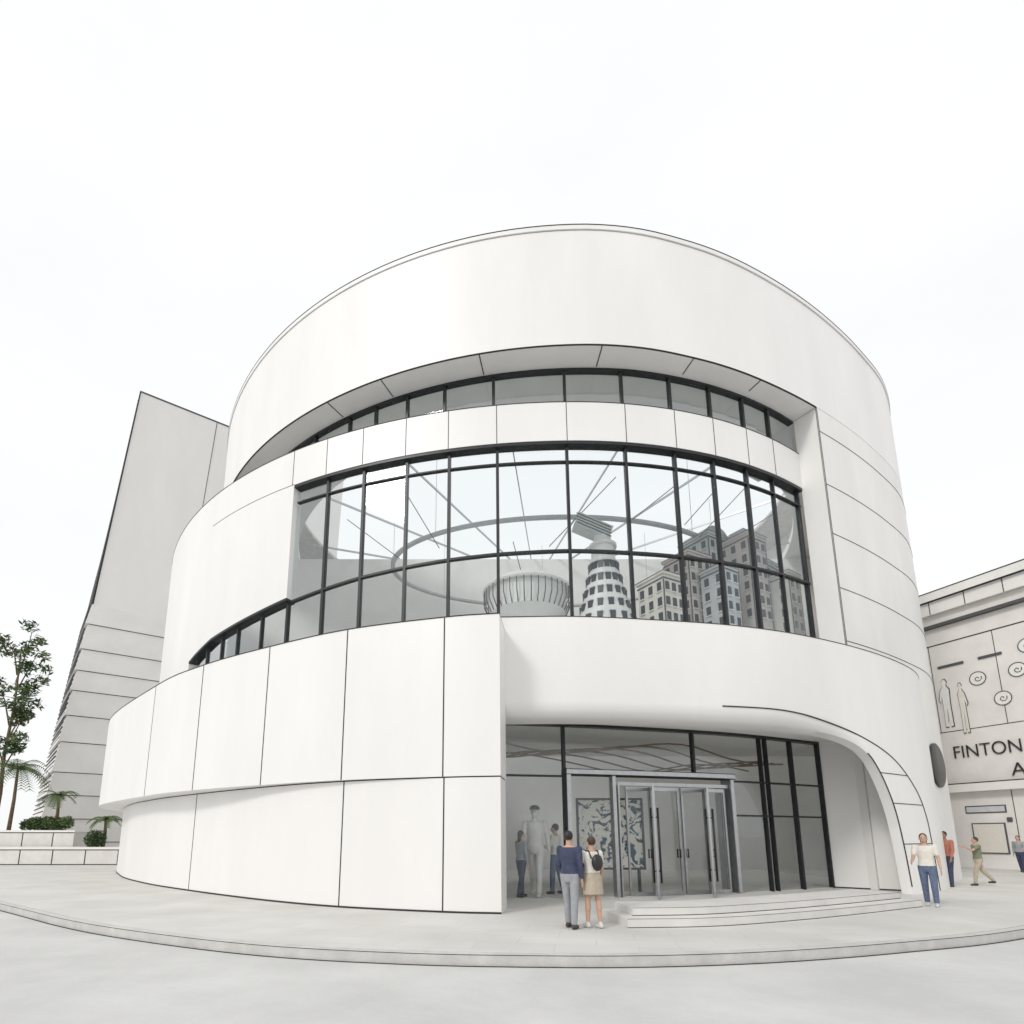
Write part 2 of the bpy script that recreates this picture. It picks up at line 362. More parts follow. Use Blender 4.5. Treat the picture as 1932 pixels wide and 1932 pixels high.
# round opening added through ceiling and roof to light the hall, with radial beams
OC = (3.6, 32.4); OR_ = 14.0
def holed(mb, ro, z0, z1, rh):
    A = arc(*DC, ro, 0, 360, 96)[:-1]; B = arc(*OC, rh, 0, 360, 96)[:-1]
    mb.loft([[(*a, z1), (*a, z0), (*b, z0), (*b, z1)] for a, b in zip(A, B)], close=True)
mb = MB(); holed(mb, 16.83, 16.95, 17.3, OR_); mb.build('hall_ceiling', M['inner'], mus)
mb = MB(); holed(mb, 17.25, 21.2, 21.4, OR_ + .6); mb.build('roof', M['kerb'], mus)
sk = MB(); sk.lathe((*OC, 17.0), [(1.2, 0), (1.2, .15), (1.0, .15), (1.0, 0)], 40); sk = sk.build('added_skylight', M['steel'], mus, smooth=30)
for k in range(18):
    a = 2 * math.pi * k / 18; mb = MB(); m0 = (1.1 + OR_ + .1) / 2
    mb.box((OC[0] + m0 * math.cos(a), OC[1] + m0 * math.sin(a), 17.1), (OR_ - .9, .045, .1), a); mb.build('beam', M['steel'], sk)
mb = MB(); mb.box((3, 29, 8.4), (33, .3, 16.8)); mb.build('back_wall', M['inner'], mus)
# round black disc on the side wall
a = R(48.3); rr_ = dr(48.3); px_, py_ = DC[0] + rr_ * math.sin(a), DC[1] - rr_ * math.cos(a)
an_ = a - math.atan2((dr(49.3) - dr(47.3)) / R(2), rr_)
mb = MB(); nrm = Vector((math.sin(an_), -math.cos(an_), 0)); tn = Vector((math.cos(an_), math.sin(an_), 0)); c = Vector((px_, py_, 4.25))
mb.loft([[c + nrm * h + (tn * math.cos(t) + Vector((0, 0, 1)) * math.sin(t)) * r for t in [2 * math.pi * j / 32 for j in range(32)]] for r, h in [(.84, -.12), (.84, .07), (.78, .1), (.02, .1)]])
mb.build('round_panel', M['black'], mus, smooth=40)
# lobby
EG = Cv([(.3, 15.05), (1.0, 15.1), (3.7, 15.65), (7.7, 16.8), (11.4, 18.5)])
mb = MB(); mb.box((.1, 21.2, 2.36), (.3, 15.4, 4.72)); mb.build('lobby_wall', M['inner'], mus)
mb = MB(); cvw = Cv([(11.45, 18.55), (12.4, 17.75), (13.2, 17.25), (14.2, 17.9)]); strip(mb, cvw, 0, cvw.len, 0, 4.718, 0, -.3); strip(mb, cvw, 0, 2.3, 0, .04, .01, -.02, 1); mb.build('entrance_side_wall', [M['clad'], M['joint']], mus, smooth=30)
mb = MB(); mb.prism([(.26, 15.1), (3.7, 15.7), (7.7, 16.85), (11.4, 18.5), (14, 20.6), (14, 28.8), (.26, 28.8)], .0, .012); mb.build('lobby_floor', M['floor'], mus)
ew = MB(); strip(ew, EG, 0, EG.len, 4.64, 4.718, .05, -.15); ew = ew.build('entrance_glazing', M['mull'], mus, smooth=30)
E = lambda px, z=4.7: EG.find(px, z)
sA, sB = E(1069, 1.6), E(1384, 1.6)
def emull(s, z0, z1, w=.10):
    mb = MB(); post(mb, EG, s, -.05, w, .14, z0, z1); mb.build('mullion', M['mull'], ew)
emull(E(1062), 0, 4.64, .08); emull(E(1305), 3.45, 4.64, .07); emull(E(1432), 0, 4.64, .045); emull(E(1443), 0, 4.64, .045); emull(E(1490), 0, 4.64, .08); emull(E(1549), 0, 4.64, .07); emull(.06, 0, 4.64, .05)
for s0, s1, z in ((.05, sA, 3.22), (sB + .11, E(1549), 3.22), (sB + .11, E(1549), 2.2)):
    mb = MB(); strip(mb, EG, s0, s1, z, z + .05, .0, -.12); mb.build('transom', M['mull'], ew)
e_list = [.05, E(1062), E(1305), E(1432), E(1490), E(1549), EG.len]
for i, (a, b) in enumerate(zip(e_list, e_list[1:])):
    z0 = 3.45 if i in (1, 2) else 0
    mb = MB(); strip(mb, EG, a + .06, b - .06, z0, 4.64, -.05, -.065, step=20); mb.build('pane', M['glass2'], ew)
mb = MB(); strip(mb, EG, sB + .12, E(1432), 0, 3.4, -.05, -.065, step=20); mb.build('pane', M['glass2'], ew)
# portal and doors
po = MB(); strip(po, EG, sA, sB + .1, 3.3, 3.42, .16, -.3); post(po, EG, sA + .06, .05, .12, .2, 0, 3.3); post(po, EG, sB + .02, -.1, .12, .4, 0, 3.3); post(po, EG, sB - .22, -.25, .06, .2, 0, 3.1)
sM = E(1160, 1.6); post(po, EG, sM, .0, .10, .2, 0, 3.3); post(po, EG, sM + .16, -.02, .05, .12, 0, 3.1)
strip(po, EG, sM + .07, sB - .06, 3.02, 3.12, .0, -.12)
strip(po, EG, sA, sB + .1, 3.421, 3.44, .17, -.3, 1); strip(po, EG, sA, sB + .1, 3.28, 3.299, .17, -.3, 1)
po = po.build('entrance_portal', [M['steel'], M['joint']], mus)
mb = MB(); strip(mb, EG, sA + .12, sM - .07, 0, 3.28, -.04, -.055, step=20); mb.build('pane', M['glass2'], po)
def leaf(hx, hy, ang, w=.95, h=2.98, bar=True):
    f = MB(); f.box((w / 2, 0, .05), (w, .05, .1)); f.box((w / 2, 0, h - .05), (w, .05, .1)); f.box((.03, 0, h / 2), (.06, .051, h - .2)); f.box((w - .03, 0, h / 2), (.06, .051, h - .2))
    f = f.build('door', M['steel'], mus); f.location = (hx, hy, .015); f.rotation_euler = (0, 0, ang)
    g = MB(); g.box((w / 2, 0, h / 2), (w - .12, .012, h - .2)); g.build('pane', M['glass2'], f)
    k = MB()
    for sgn in (-1, 1):
        if bar:
            k.tube([(w - .1, sgn * .09, .4), (w - .1, sgn * .09, 2.35)], .028)
            for z in (.7, 2.1): k.tube([(w - .1, sgn * .02, z), (w - .1, sgn * .09, z)], .014)
        else:
            k.tube([(w - .09, sgn * .07, 1.0), (w - .09, sgn * .07, 1.25)], .02)
            for z in (1.03, 1.22): k.tube([(w - .09, sgn * .02, z), (w - .09, sgn * .07, z)], .012)
    k.build('handle', M['mull'], f)
q0, q1, q2, q3, q4 = E(1184, 1.6), E(1236, 1.6), E(1290, 1.6), E(1340, 1.6), E(1378, 1.6)
for q in (q1, q3):
    p = EG.off(q, -.02); leaf(p.x, p.y, math.atan2(-p.y, -p.x) + R(1.5), 1.0)
for qa, qb, fl in ((q0, q1, 0), (q1, q2, 0), (q2, q3, 1), (q3, q4, 1)):
    qa += .04; qb -= .04; p = EG.off(qb if fl else qa, -.08); leaf(p.x, p.y, EG.ang((qa + qb) / 2) + (math.pi if fl else 0), qb - qa, bar=False)
mb = MB()
for k in range(6):
    y0 = 15.6 + k * .5
    mb.tube([(.6 + q * .5, y0 + q * .19 + .15 * math.sin(q * .9 + k), 4.28 - .04 * k - .24 * math.sin(q * .42 + k * .8)) for q in range(21)], .028, 0, 6)
tag(mb.build('ceiling_ribbon', M['ribbon'], smooth=60), 'wavy timber ribbons hanging under the lobby ceiling', 'ceiling decoration')
mb = MB(); x, y = 3.98, 17.0
mb.box((x, y, 1.7), (1.9, .06, 2.0)); mur = mb.build('mural_panel', M['mural'])
tag(mur, 'tall swirling black and cream mural panel inside the lobby', 'mural')
mb = MB()
for dx, dz, sx, sz in ((0, 1.02, 2.0, .06), (0, -1.02, 2.0, .06), (-.97, 0, .06, 1.98), (.97, 0, .06, 1.98)): mb.box((x + dx, y - .02, 1.7 + dz), (sx, .1, sz))
mb.box((x - .8, y, .34), (.08, .08, .64)); mb.box((x + .8, y, .34), (.08, .08, .64)); mb.build('frame', M['dark'], mur)
# ------------------------------------------------------------------ steps
ST = Cv([at_z(1185, 1751), at_z(1350, 1748), at_z(1500, 1737), at_z(1620, 1725), at_z(1740, 1711)])
es = thing('entrance_steps', 'two low curved stone steps in front of the glass doors', 'steps')
mb = MB(); strip(mb, ST, 0, ST.len, -.02, .15, 0, -1.5); strip(mb, ST, 0, ST.len, .0, .012, .006, -.1, 1); strip(mb, ST, 0, ST.len, .15, .154, .003, -.015, 1); mb.build('step', [M['step'], M['joint']], es, smooth=30)
mb = MB(); strip(mb, ST, .25, ST.len, .15, .29, -.42, -1.497); strip(mb, ST, .25, ST.len, .151, .163, -.414, -.5, 1); strip(mb, ST, .25, ST.len, .29, .294, -.417, -.435, 1); mb.build('step', [M['step'], M['joint']], es, smooth=30)
# ------------------------------------------------------------------ exhibits upstairs
FZ = 6.4
def exhibit(px, top, Y, wpx, dep, rz, m, label, rows, colsn, roof=None):
    x, zt = at_y(px, top, Y); w = wpx / F * (Y * cs + (zt - CAMZ) * sn)
    t = thing('model_building', label, 'model building', (x, Y, FZ), rz, 'model city buildings behind the upper glass')
    h = zt - FZ; mb = MB(); mb.box((0, 0, h / 2), (w, dep, h)); mb.box((0, 0, h + .04), (w + .12, dep + .12, .08), mi=0)
    mb.box((0, 0, h - .14), (w + .06, dep + .06, .04), mi=1); mb.box((0, 0, h + .09), (w + .14, dep + .14, .025), mi=1)
    for sx in (-1, 1): mb.box((sx * w / 2, -dep / 2, h / 2 - .1), (.035, .035, h - .2), mi=1)
    mb.build('wall', [M[m], M['dark']], t)
    if roof == 'arch':
        mb = MB(); mb.loft([[(w * .45 * math.cos(R(a)), yy, h + .1 + w * .3 * math.sin(R(a))) for a in range(0, 181, 20)] for yy in (-dep * .45, dep * .45)]); mb.build('roof', M['slate'], t, smooth=40)
    if roof == 'box':
        mb = MB(); mb.box((0, 0, h + .28), (w * .5, dep * .5, .35)); mb.build('roof', M['slate'], t)
    wm = None
    for f in range(2):
        W = w if f == 0 else dep
        for r in range(rows):
            for c in range(colsn):
                lx = -W / 2 + W * (c + .5) / colsn; lz = h - .42 - r * .55
                if lz < .3: continue
                if wm is None:
                    mb = MB(); mb.box((0, 0, 0), (.17, .03, .32)); mb.box((0, -.02, -.18), (.23, .05, .03), mi=1); o = mb.build('window', [M['black'], M['white']], t); wm = o.data
                else: o = bpy.data.objects.new('window', wm); C.objects.link(o); o.parent = t
                if f == 0: o.location = (lx, -dep / 2 - .012, lz)
                else: o.location = (-w / 2 - .012, lx, lz); o.rotation_euler = (0, 0, -math.pi / 2)
exhibit(1245, 1100, 18.6, 50, 1.2, R(28), 'sand', 'low sand coloured model building nearest the model tower', 4, 3)
exhibit(1295, 1060, 20.2, 58, 1.2, R(28), 'terra', 'pale brick model block just behind the low sand coloured one', 5, 3)
exhibit(1330, 1028, 21.2, 62, 1.4, R(28), 'copper', 'model building with arched slate roof in the middle of the model city', 6, 3, 'arch')
exhibit(1398, 1026, 20.4, 50, 1.3, R(30), 'terra', 'tallest pale brick model tower block with box on its flat roof', 6, 3, 'box')
exhibit(1356, 1080, 19.2, 40, 1.0, R(30), 'slate', 'grey model house in front of the arched one', 4, 2)
exhibit(1428, 1075, 21.6, 46, 1.2, R(35), 'copper', 'green grey model block between the tallest block and the last sand one', 5, 2)
exhibit(1470, 1095, 20.4, 40, 1.1, R(35), 'sand', 'sand coloured model building closest to the right window edge', 4, 2)
x, zt = at_y(1137, 1035, 18.9)
t = thing('model_tower', 'tapering round white model tower with windows and tilted block on top', 'model tower', (x, 18.9, FZ))
h = zt - FZ; mb = MB(); prof = lambda k: .40 + 1.5 * (1 - k) ** 1.4
mb.lathe((0, 0, 0), [(prof(k / 12), h * k / 12) for k in range(13)], 28); mb.lathe((0, 0, h), [(.5, 0), (.5, .1), (.34, .14), (.3, .5), (.05, .55)], 24); mb.build('tower_wall', M['white'], t, smooth=40)
wm = None
for r in range(7):
    k = .28 + r * .095; rr = prof(k)
    for c in range(9):
        a = R(-90 + (c - 4) * 24)
        if wm is None:
            mb = MB(); mb.box((0, 0, 0), (.09, .18, .26)); mb.box((0, 0, .14), (.11, .22, .03), mi=1); o = mb.build('window', [M['black'], M['slate']], t); wm = o.data
        else: o = bpy.data.objects.new('window', wm); C.objects.link(o); o.parent = t
        o.location = (rr * math.cos(a), rr * math.sin(a), h * k); o.rotation_euler = (0, 0, a)
mb = MB(); mb.box((-.35, 0, h + .78), (1.35, .6, .5), ry=R(25))
for q in range(4): mb.box((-.35, -.31, h + .6 + q * .12), (1.36, .03, .03), ry=R(25), mi=1)
mb.build('top_block', [M['copper'], M['dark']], t)
# pavilion
x, zt = at_y(994, 1098, 19.5)
t = thing('slatted_pavilion', 'round slatted pavilion with shallow dome beside the model tower', 'pavilion', (x, 19.5, FZ))
h = zt - FZ; mb = MB(); mb.lathe((0, 0, h - .5), [(1.62, 0), (1.66, .06), (1.45, .28), (1.0, .44), (.5, .5), (.02, .52)], 40); mb.build('roof', M['white'], t, smooth=30)
mb = MB(); mb.lathe((0, 0, h - 1.35), [(.5, -1.2), (.7, -.5), (1.4, 0), (1.46, .84)], 40); mb.lathe((0, 0, 0), [(.5, 0), (.5, h - 2.5)], 24); mb.build('drum', M['white'], t, smooth=30)
for k in range(40):
    a = 2 * math.pi * k / 40; mb = MB(); mb.tube([(1.42 * math.cos(a), 1.42 * math.sin(a), h - 1.37), (1.6 * math.cos(a), 1.6 * math.sin(a), h - .95), (1.6 * math.cos(a), 1.6 * math.sin(a), h - .49)], .02, 0, 6); mb.build('slat', M['dark'], t)
# suspended ring, rods
mb = MB(); cols = []
for k in range(96):
    a = 2 * math.pi * k / 96; ca, sa = math.cos(a), math.sin(a)
    cols.append([(3.5 + 7.4 * ca, 23.6 + 4.3 * sa, 13.6), (3.5 + 7.4 * ca, 23.6 + 4.3 * sa, 13.5), (3.5 + 7.2 * ca, 23.6 + 4.1 * sa, 13.5), (3.5 + 7.2 * ca, 23.6 + 4.1 * sa, 13.6)])
mb.loft(cols, close=True)
rg = tag(mb.build('ceiling_ring', M['slate'], smooth=30), 'large thin oval ring hanging under the hall ceiling', 'ceiling ring')
for k in range(8):
    a = 2 * math.pi * k / 8; q = MB(); q.tube([(3.5 + 7.3 * math.cos(a), 23.6 + 4.2 * math.sin(a), 13.59), (3.5 + 7.3 * math.cos(a), 23.6 + 4.2 * math.sin(a), 17.05)], .01, 0, 6); q.build('hanger', M['steel'], rg)
for i, (a, b, Y, lb) in enumerate([((1162, 900), (1038, 1023), 18.5, 'long slanting steel rod just left of the model tower top'), ((1275, 915), (1197, 972), 18.7, 'slanting steel rod right of the model tower top'),
        ((770, 937), (828, 1027), 19.5, 'steel rod leaning left under the ceiling at the left of the pavilion'), ((655, 980), (752, 1047), 21, 'leftmost slanting steel rod behind the upper glass'),
        ((1345, 930), (1297, 982), 19.5, 'short slanting steel rod above the arched model building'), ((1406, 920), (1325, 1005), 20, 'slanting steel rod above the tallest model block'), ((968, 1022), (990, 1092), 19.5, 'steep steel rod meeting the pavilion dome'),
        ((1458, 970), (1370, 1022), 20.6, 'rightmost slanting steel rod behind the upper glass')]):
    xa, za = at_y(*a, Y); xb, zb = at_y(*b, Y); q = MB(); q.tube([(xa, Y, za), (xb, Y + .3, zb)], .016, 0, 6)
    tag(q.build('steel_rod', M['dark']), lb, 'steel rod', 'slanting rods behind the upper glass')
# ------------------------------------------------------------------ annex on the left
K = 1.2
AT = [(-22.8, 33), (-11, 41.6), (-15.5, 47), (-26.05, 37.5)]; AB = [(-25.4, 33), (-12.4, 42.6), (-17, 48), (-30.3, 38.4)]
zt_, zb_ = 29.6 * K + 1.6, 0.0
def acor(z, e=0):
    k = (z - zb_) / (zt_ - zb_); P = [Vector(b).lerp(Vector(t), k) * K for b, t in zip(AB, AT)]; c = sum(P, Vector((0, 0))) / 4
    return [p + (p - c).normalized() * e for p in P]
def aprism(mb, z0, z1, e0, e1, mi=0):
    mb.loft([[(*p, z0) for p in acor(z0, e0)], [(*p, z1) for p in acor(z1, e1)]], mi)
an = thing('annex_building', 'tall pale leaning slab building with banded storeys left of the museum', 'building')
ys = [(175, 1140), (163, 1178), (155, 1225), (148, 1265), (140, 1303), (130, 1350), (120, 1400), (110, 1457), (98, 1500), (90, 1545), (80, 1590)]
zs = [at_y(*q, 33 * K)[1] for q in ys]
mb = MB(); aprism(mb, zs[0], zt_, 0, 0)
a0, a1 = acor(zs[0], .01), acor(zt_, .01)
f = .33; mb.tube([(*a0[0].lerp(a0[1], f), zs[0]), (*a1[0].lerp(a1[1], f), zt_)], .025, 1, 6)
mb.tube([(*a0[0], zs[0]), (*a1[0], zt_)], .05, 1, 6)
mb.build('wall', [M['annex'], M['joint']], an)
mb = MB(); aprism(mb, zt_ + .003, zt_ + .14, .05, .05); mb.build('roof_edge', M['dark'], an)
for i, (a, b) in enumerate(zip(zs, zs[1:] + [0.0])):
    if a - b < .2: continue
    mb = MB(); aprism(mb, b + .05, a - .003, .22, .05); aprism(mb, b, b + .047, .0, .0, 1); mb.build('storey_band', [M['annex2'], M['joint']], an)
for k in range(95):
    z = zs[-2] + (zt_ - zs[-2]) * (k + .5) / 96; c4 = acor(z, .04 if z > zs[0] else .18); mb = MB(); mb.tube([(*c4[0].lerp(c4[3], .04), z), (*c4[3], z)], .045, 0, 4); mb.build('side_slat', M['dark'], an)
# ------------------------------------------------------------------ building on the right
O = Vector((27.1, 28.5)); rz = math.atan2(-.9223, .3866); ex = Vector((.3866, -.9223)); ny = Vector((.9223, .3866))
def fac(px, py):
    d = Vector(((px - CX) / F, cs - (CY - py) / F * sn, sn + (CY - py) / F * cs))
    t = (O.x * ny.x + O.y * ny.y) / (d.x * ny.x + d.y * ny.y)
    p = d * t; return (Vector((p.x, p.y)) - O).dot(ex), p.z + CAMZ
gb = thing('gallery_building', 'stone gallery building with lettering and round emblems right of the museum', 'building', (O.x, O.y, 0), rz)
Z = lambda y: fac(1932, y)[1]
X0, X1 = -14, 16
def gbox(mb, x0, x1, z0, z1, out, dep=.3, mi=0): mb.box(((x0 + x1) / 2, (-out + dep) / 2, (z0 + z1) / 2), (x1 - x0, out + dep, z1 - z0), 0, mi)
mb = MB(); mb.box(((X0 + X1) / 2, 6, Z(1065) / 2 - .1), (X1 - X0, 12, Z(1065) - .2))
a = fac(1883, 1260)[0]
for dx in (-9, -6, -3, 0, 3, 6): mb.box((a + dx, -.002, (Z(1172) + Z(1360)) / 2), (.03, .02, Z(1172) - Z(1360)), 0, 1)
for dx in (0, 3.2, 6.4): mb.box((fac(1920, 1560)[0] + dx, -.002, Z(1488) / 2), (.03, .02, Z(1488)), 0, 1)
mb.box(((X0 + X1) / 2, -.002, Z(1360)), (X1 - X0, .02, .04), 0, 1); mb.box(((X0 + X1) / 2, -.002, Z(1172)), (X1 - X0, .03, .06), 0, 1)
mb.build('wall', [M['stone'], M['joint']], gb)
mb = MB(); gbox(mb, X0, X1, Z(1080), Z(1063), .5); gbox(mb, X0, X1, Z(1108), Z(1080), .3, .2)
gbox(mb, X0, X1, Z(1063), Z(1061), .52, .3, 1); gbox(mb, X0, X1, Z(1080) - .03, Z(1080) - .001, .49, .2, 1)
for i in range(18): mb.box((X0 + i * 1.7, -.301, (Z(1108) + Z(1080)) / 2), (.04, .02, Z(1080) - Z(1108)), 0, 1)
mb.build('cornice', [M['stone2'], M['joint']], gb)
mb = MB(); gbox(mb, X0, X1, Z(1136), Z(1130), .3, .2); mb.build('cornice', M['dark'], gb)
mb = MB(); gbox(mb, X0, X1, Z(1488), Z(1472), .45, .2); gbox(mb, X0, X1, Z(1472) - .001, Z(1470), .46, .2, 1); mb.build('ledge', [M['stone2'], M['joint']], gb)
mb = MB(); gbox(mb, X0, X1, 0, .35, .06, .2); mb.build('plinth', M['stone2'], gb)
def lettering(txt, x, z, w=None, size=1.0, m='black'):
    cu = bpy.data.curves.new('t', 'FONT'); cu.body = txt; cu.size = size; cu.extrude = .03; cu.offset = -.012
    o = bpy.data.objects.new('t', cu); C.objects.link(o); dg = bpy.context.evaluated_depsgraph_get(); dg.update()
    me = bpy.data.meshes.new_from_object(o.evaluated_get(dg)); bpy.data.objects.remove(o)
    xs = [v.co.x for v in me.vertices]; k = 1 if w is None else w / (max(xs) - min(xs))
    for v in me.vertices: v.co = Vector(((v.co.x - min(xs)) * k, v.co.y, v.co.z))
    me.materials.clear(); me.materials.append(M[m])
    o = bpy.data.objects.new('sign_lettering', me); C.objects.link(o); o.parent = gb; o.rotation_euler = (R(90), 0, 0); o.location = (x, -.05, z); return o
xa = fac(1803, 1432)[0]; xb = fac(1929, 1412)[0]; za = (fac(1800, 1432)[1] + fac(1925, 1418)[1]) / 2
lettering('FINTON', xa, za, xb - xa, (fac(1932, 1392)[1] - fac(1932, 1418)[1]) / .7)
lettering('A', fac(1911, 1463)[0], fac(1915, 1463)[1], None, .95)
for px, py in ((1845, 1280), (1920, 1263), (1893, 1317), (1938, 1217)):
    x, z = fac(px, py); mb = MB()
    mb.tube([(x + .36 * math.cos(t), -.03, z + .36 * math.sin(t)) for t in [2 * math.pi * k / 32 for k in range(33)]], .022, 1, 6)
    mb.loft([[(x + r * math.cos(t), yy, z + r * math.sin(t)) for t in [2 * math.pi * k / 32 for k in range(32)]] for r, yy in ((.34, .01), (.34, -.025), (.02, -.026))])
    mb.tube([(x + (.04 + .017 * k) * math.cos(k * .75), -.035, z + (.04 + .017 * k) * math.sin(k * .75)) for k in range(10)], .02, 1, 6)
    mb.build('emblem', [M['white'], M['dark']], gb)
for p, q in (((1770, 1260), (1818, 1250)), ((1846, 1243), (1890, 1231))):
    a, b = fac(*p), fac(*q); mb = MB(); mb.box(((a[0] + b[0]) / 2, -.03, (a[1] + b[1]) / 2), (b[0] - a[0], .06, .14)); mb.build('wall_strip', M['dark'], gb)
a, b = fac(1822, 1530), fac(1898, 1520); mb = MB(); gbox(mb, a[0], b[0], a[1] - .15, a[1] + .25, .03); o = mb.build('window', M['dark'], gb)
mb = MB(); gbox(mb, a[0] + .06, b[0] - .06, a[1] - .09, a[1] + .19, .045, .0); mb.build('pane', M['slate'], o)
a, b = fac(1843, 1610), fac(1897, 1552); mb = MB(); gbox(mb, a[0], b[0], a[1], b[1], .06); o = mb.build('poster_frame', M['dark'], gb)
mb = MB(); gbox(mb, a[0] + .06, b[0] - .06, a[1] + .06, b[1] - .06, .075, -.06); mb.build('poster', M['cream'], o)
x, z = fac(1906, 1546); mb = MB(); mb.box((x, -.04, z), (.22, .1, .22)); mb.build('wall_lamp', M['dark'], gb, bevel=.03)
def figrel(px0, px1, yt, yb, flip, m):
    ax, az1 = fac(px0, yt); bx_, az0 = fac(px1, yb); w = bx_ - ax; h = az1 - az0
    P = [(.22, 0), (.42, 0), (.5, .42), (.60, 0), (.80, 0), (.78, .5), (.84, .78), (.68, .85), (.64, .88), (.72, .94), (.62, 1), (.44, 1), (.34, .94), (.40, .88), (.36, .85), (.18, .78), (.0, .58), (.1, .52), (.24, .66), (.24, .45)]
    if flip: P = [(1 - a, b) for a, b in P]
    def poly(mb, s_, yo, mi):
        cx_ = sum(a for a, b in P) / len(P)
        Q = [(ax + a * w, az0 + b * h) for a, b in P] if s_ == 0 else [(ax + (cx_ + (a - cx_) * .86) * w, az0 + (.5 + (b - .5) * .965) * h) for a, b in P]
        n_ = len(Q); mb.add([(a, -yo, b) for a, b in Q] + [(a, .01, b) for a, b in Q], [tuple(range(n_)), tuple(range(n_, 2 * n_))[::-1]] + [(i, (i + 1) % n_, n_ + (i + 1) % n_, n_ + i) for i in range(n_)], mi)
    mb = MB(); poly(mb, 0, .04, 1); poly(mb, 1, .055, 0); mb.build('figure_relief', [M[m], M['dark']], gb)
figrel(1766, 1808, 1285, 1370, False, 'white'); figrel(1800, 1837, 1290, 1382, True, 'sand')
# ------------------------------------------------------------------ planting on the left
def leaves(mb, c, r, n_, size, mi=0, seed=0):
    rd = random.Random(seed)
    for _ in range(n_):
        d = Vector((rd.gauss(0, 1), rd.gauss(0, 1), rd.gauss(0, 1))).normalized() * rd.random() ** .45
        p = Vector(c) + Vector((d.x * r[0], d.y * r[1], d.z * r[2]))
        u = Vector((rd.gauss(0, 1), rd.gauss(0, 1), rd.gauss(0, .6))).normalized(); w = u.cross(Vector((rd.gauss(0, 1), rd.gauss(0, 1), rd.gauss(0, 1)))).normalized()
        s = size * rd.uniform(.6, 1.3)
        mb.add([p - u * s, p + w * s * .3, p + u * s, p - w * s * .3], [(0, 1, 2, 3)], mi)
def planter(name, label, x0, x1, y0, y1, z1):
    t = thing(name, label, 'planter wall', (0, 0, 0), 0, 'stone planters left of the museum')
    mb = MB(); mb.box(((x0 + x1) / 2, (y0 + y1) / 2, z1 / 2 - .03), (x1 - x0, y1 - y0, z1 - .06))
    for k in range(int((x1 - x0) / 1.9) + 1): mb.box((x0 + .2 + k * 1.9, y0 - .003, z1 / 2), (.05, .02, z1 - .1), 0, 1)
    mb.box(((x0 + x1) / 2, y0 - .003, .03), (x1 - x0, .03, .05), 0, 1); mb.box(((x0 + x1) / 2, y0 - .003, z1 - .09), (x1 - x0, .03, .04), 0, 1)
    mb.build('wall', [M['step'], M['joint']], t)
    mb = MB(); mb.box(((x0 + x1) / 2, (y0 + y1) / 2, z1), (x1 - x0 + .1, y1 - y0 + .1, .12)); mb.build('coping', M['stone2'], t)
planter('planter_wall', 'low long stone planter in front left of the museum', -40, -19.8, 33.2, 35.2, .95)
planter('planter_wall', 'taller stone planter behind the low one beneath the tree', -40, -25.2, 35.6, 37.2, 1.95)
mb = MB(); leaves(mb, (-22.9, 34.2, 1.5), (.58, .58, .55), 1400, .09, 0, 3); tag(mb.build('round_bush', M['leaf']), 'small clipped round bush on the low planter', 'bush')
for i, (px, lb) in enumerate(((62, 'leafy low shrub nearest the tree on the upper planter'), (98, 'leafy low shrub further right on the upper planter'))):
    x = (px - CX) / F * 35.5; mb = MB()
    for q in range(4): leaves(mb, (x + (q - 1.5) * .4, 36.4, 2.35 + .15 * (q % 2)), (.45, .5, .42), 500, .11, q % 2, 20 + i * 5 + q)
    tag(mb.build('shrub', [M['leaf'], M['leaf2']]), lb, 'shrub', 'shrubs on the upper planter')
def palm(x, y, z, h, r, n_, label, seed):
    rd = random.Random(seed); t = thing('palm_plant', label, 'palm', (x, y, z))
    mb = MB(); mb.tube([(0, 0, 0), (.05, 0, h * .5), (0, 0, h)], .12, 0, 8, .07); mb.build('trunk', M['bark'], t)
    mb = MB()
    for k in range(n_):
        a = 2 * math.pi * k / n_ + rd.uniform(-.2, .2); up = rd.uniform(.1, 1.1); P = []
        for q in range(9):
            f_ = q / 8; P.append(Vector((math.cos(a) * r * f_, math.sin(a) * r * f_, h + up * r * f_ - 1.0 * r * f_ * f_)))
        mb.tube(P, .02, 0, 4, .006)
        for q in range(1, 9):
            d = (P[q] - P[q - 1]).normalized(); sd = d.cross(Vector((0, 0, 1))).normalized()
            for ss in (-1, 1):
                for o_ in (0, .5):
                    b = P[q - 1].lerp(P[q], o_); L = r * .32 * (1 - .5 * q / 9); e = b + sd * ss * L + d * L * .6 - Vector((0, 0, L * .3))
                    mb.add([b - d * .03, e, b + d * .05], [(0, 1, 2)])
    mb.build('frond', M['leaf2'], t)
x, z = at_y(112, 1500, 36.4); palm(x, 36.4, 1.98, z - 2, 1.1, 14, 'small spiky palm on the upper planter', 5)
x, z = at_y(200, 1545, 34.6); palm(x, 34.6, .98, z - 1, 1.0, 13, 'short spiky palm beside the museum corner', 6)
x, z = at_y(34, 1450, 36.0); palm(x, 36.0, 1.98, z - 2, 2.0, 22, 'taller feathery palm in front of the tree trunk at the left edge', 8)
tr = thing('tree', 'slender leafy tree with sparse crown at the left edge', 'tree', (-31.2, 36.6, 1.9))
mb = MB(); mb.tube([(0, 0, 0), (.1, 0, 2.5), (-.1, .1, 5), (.15, 0, 8.5), (0, 0, 12.5)], .17, 0, 10, .04)
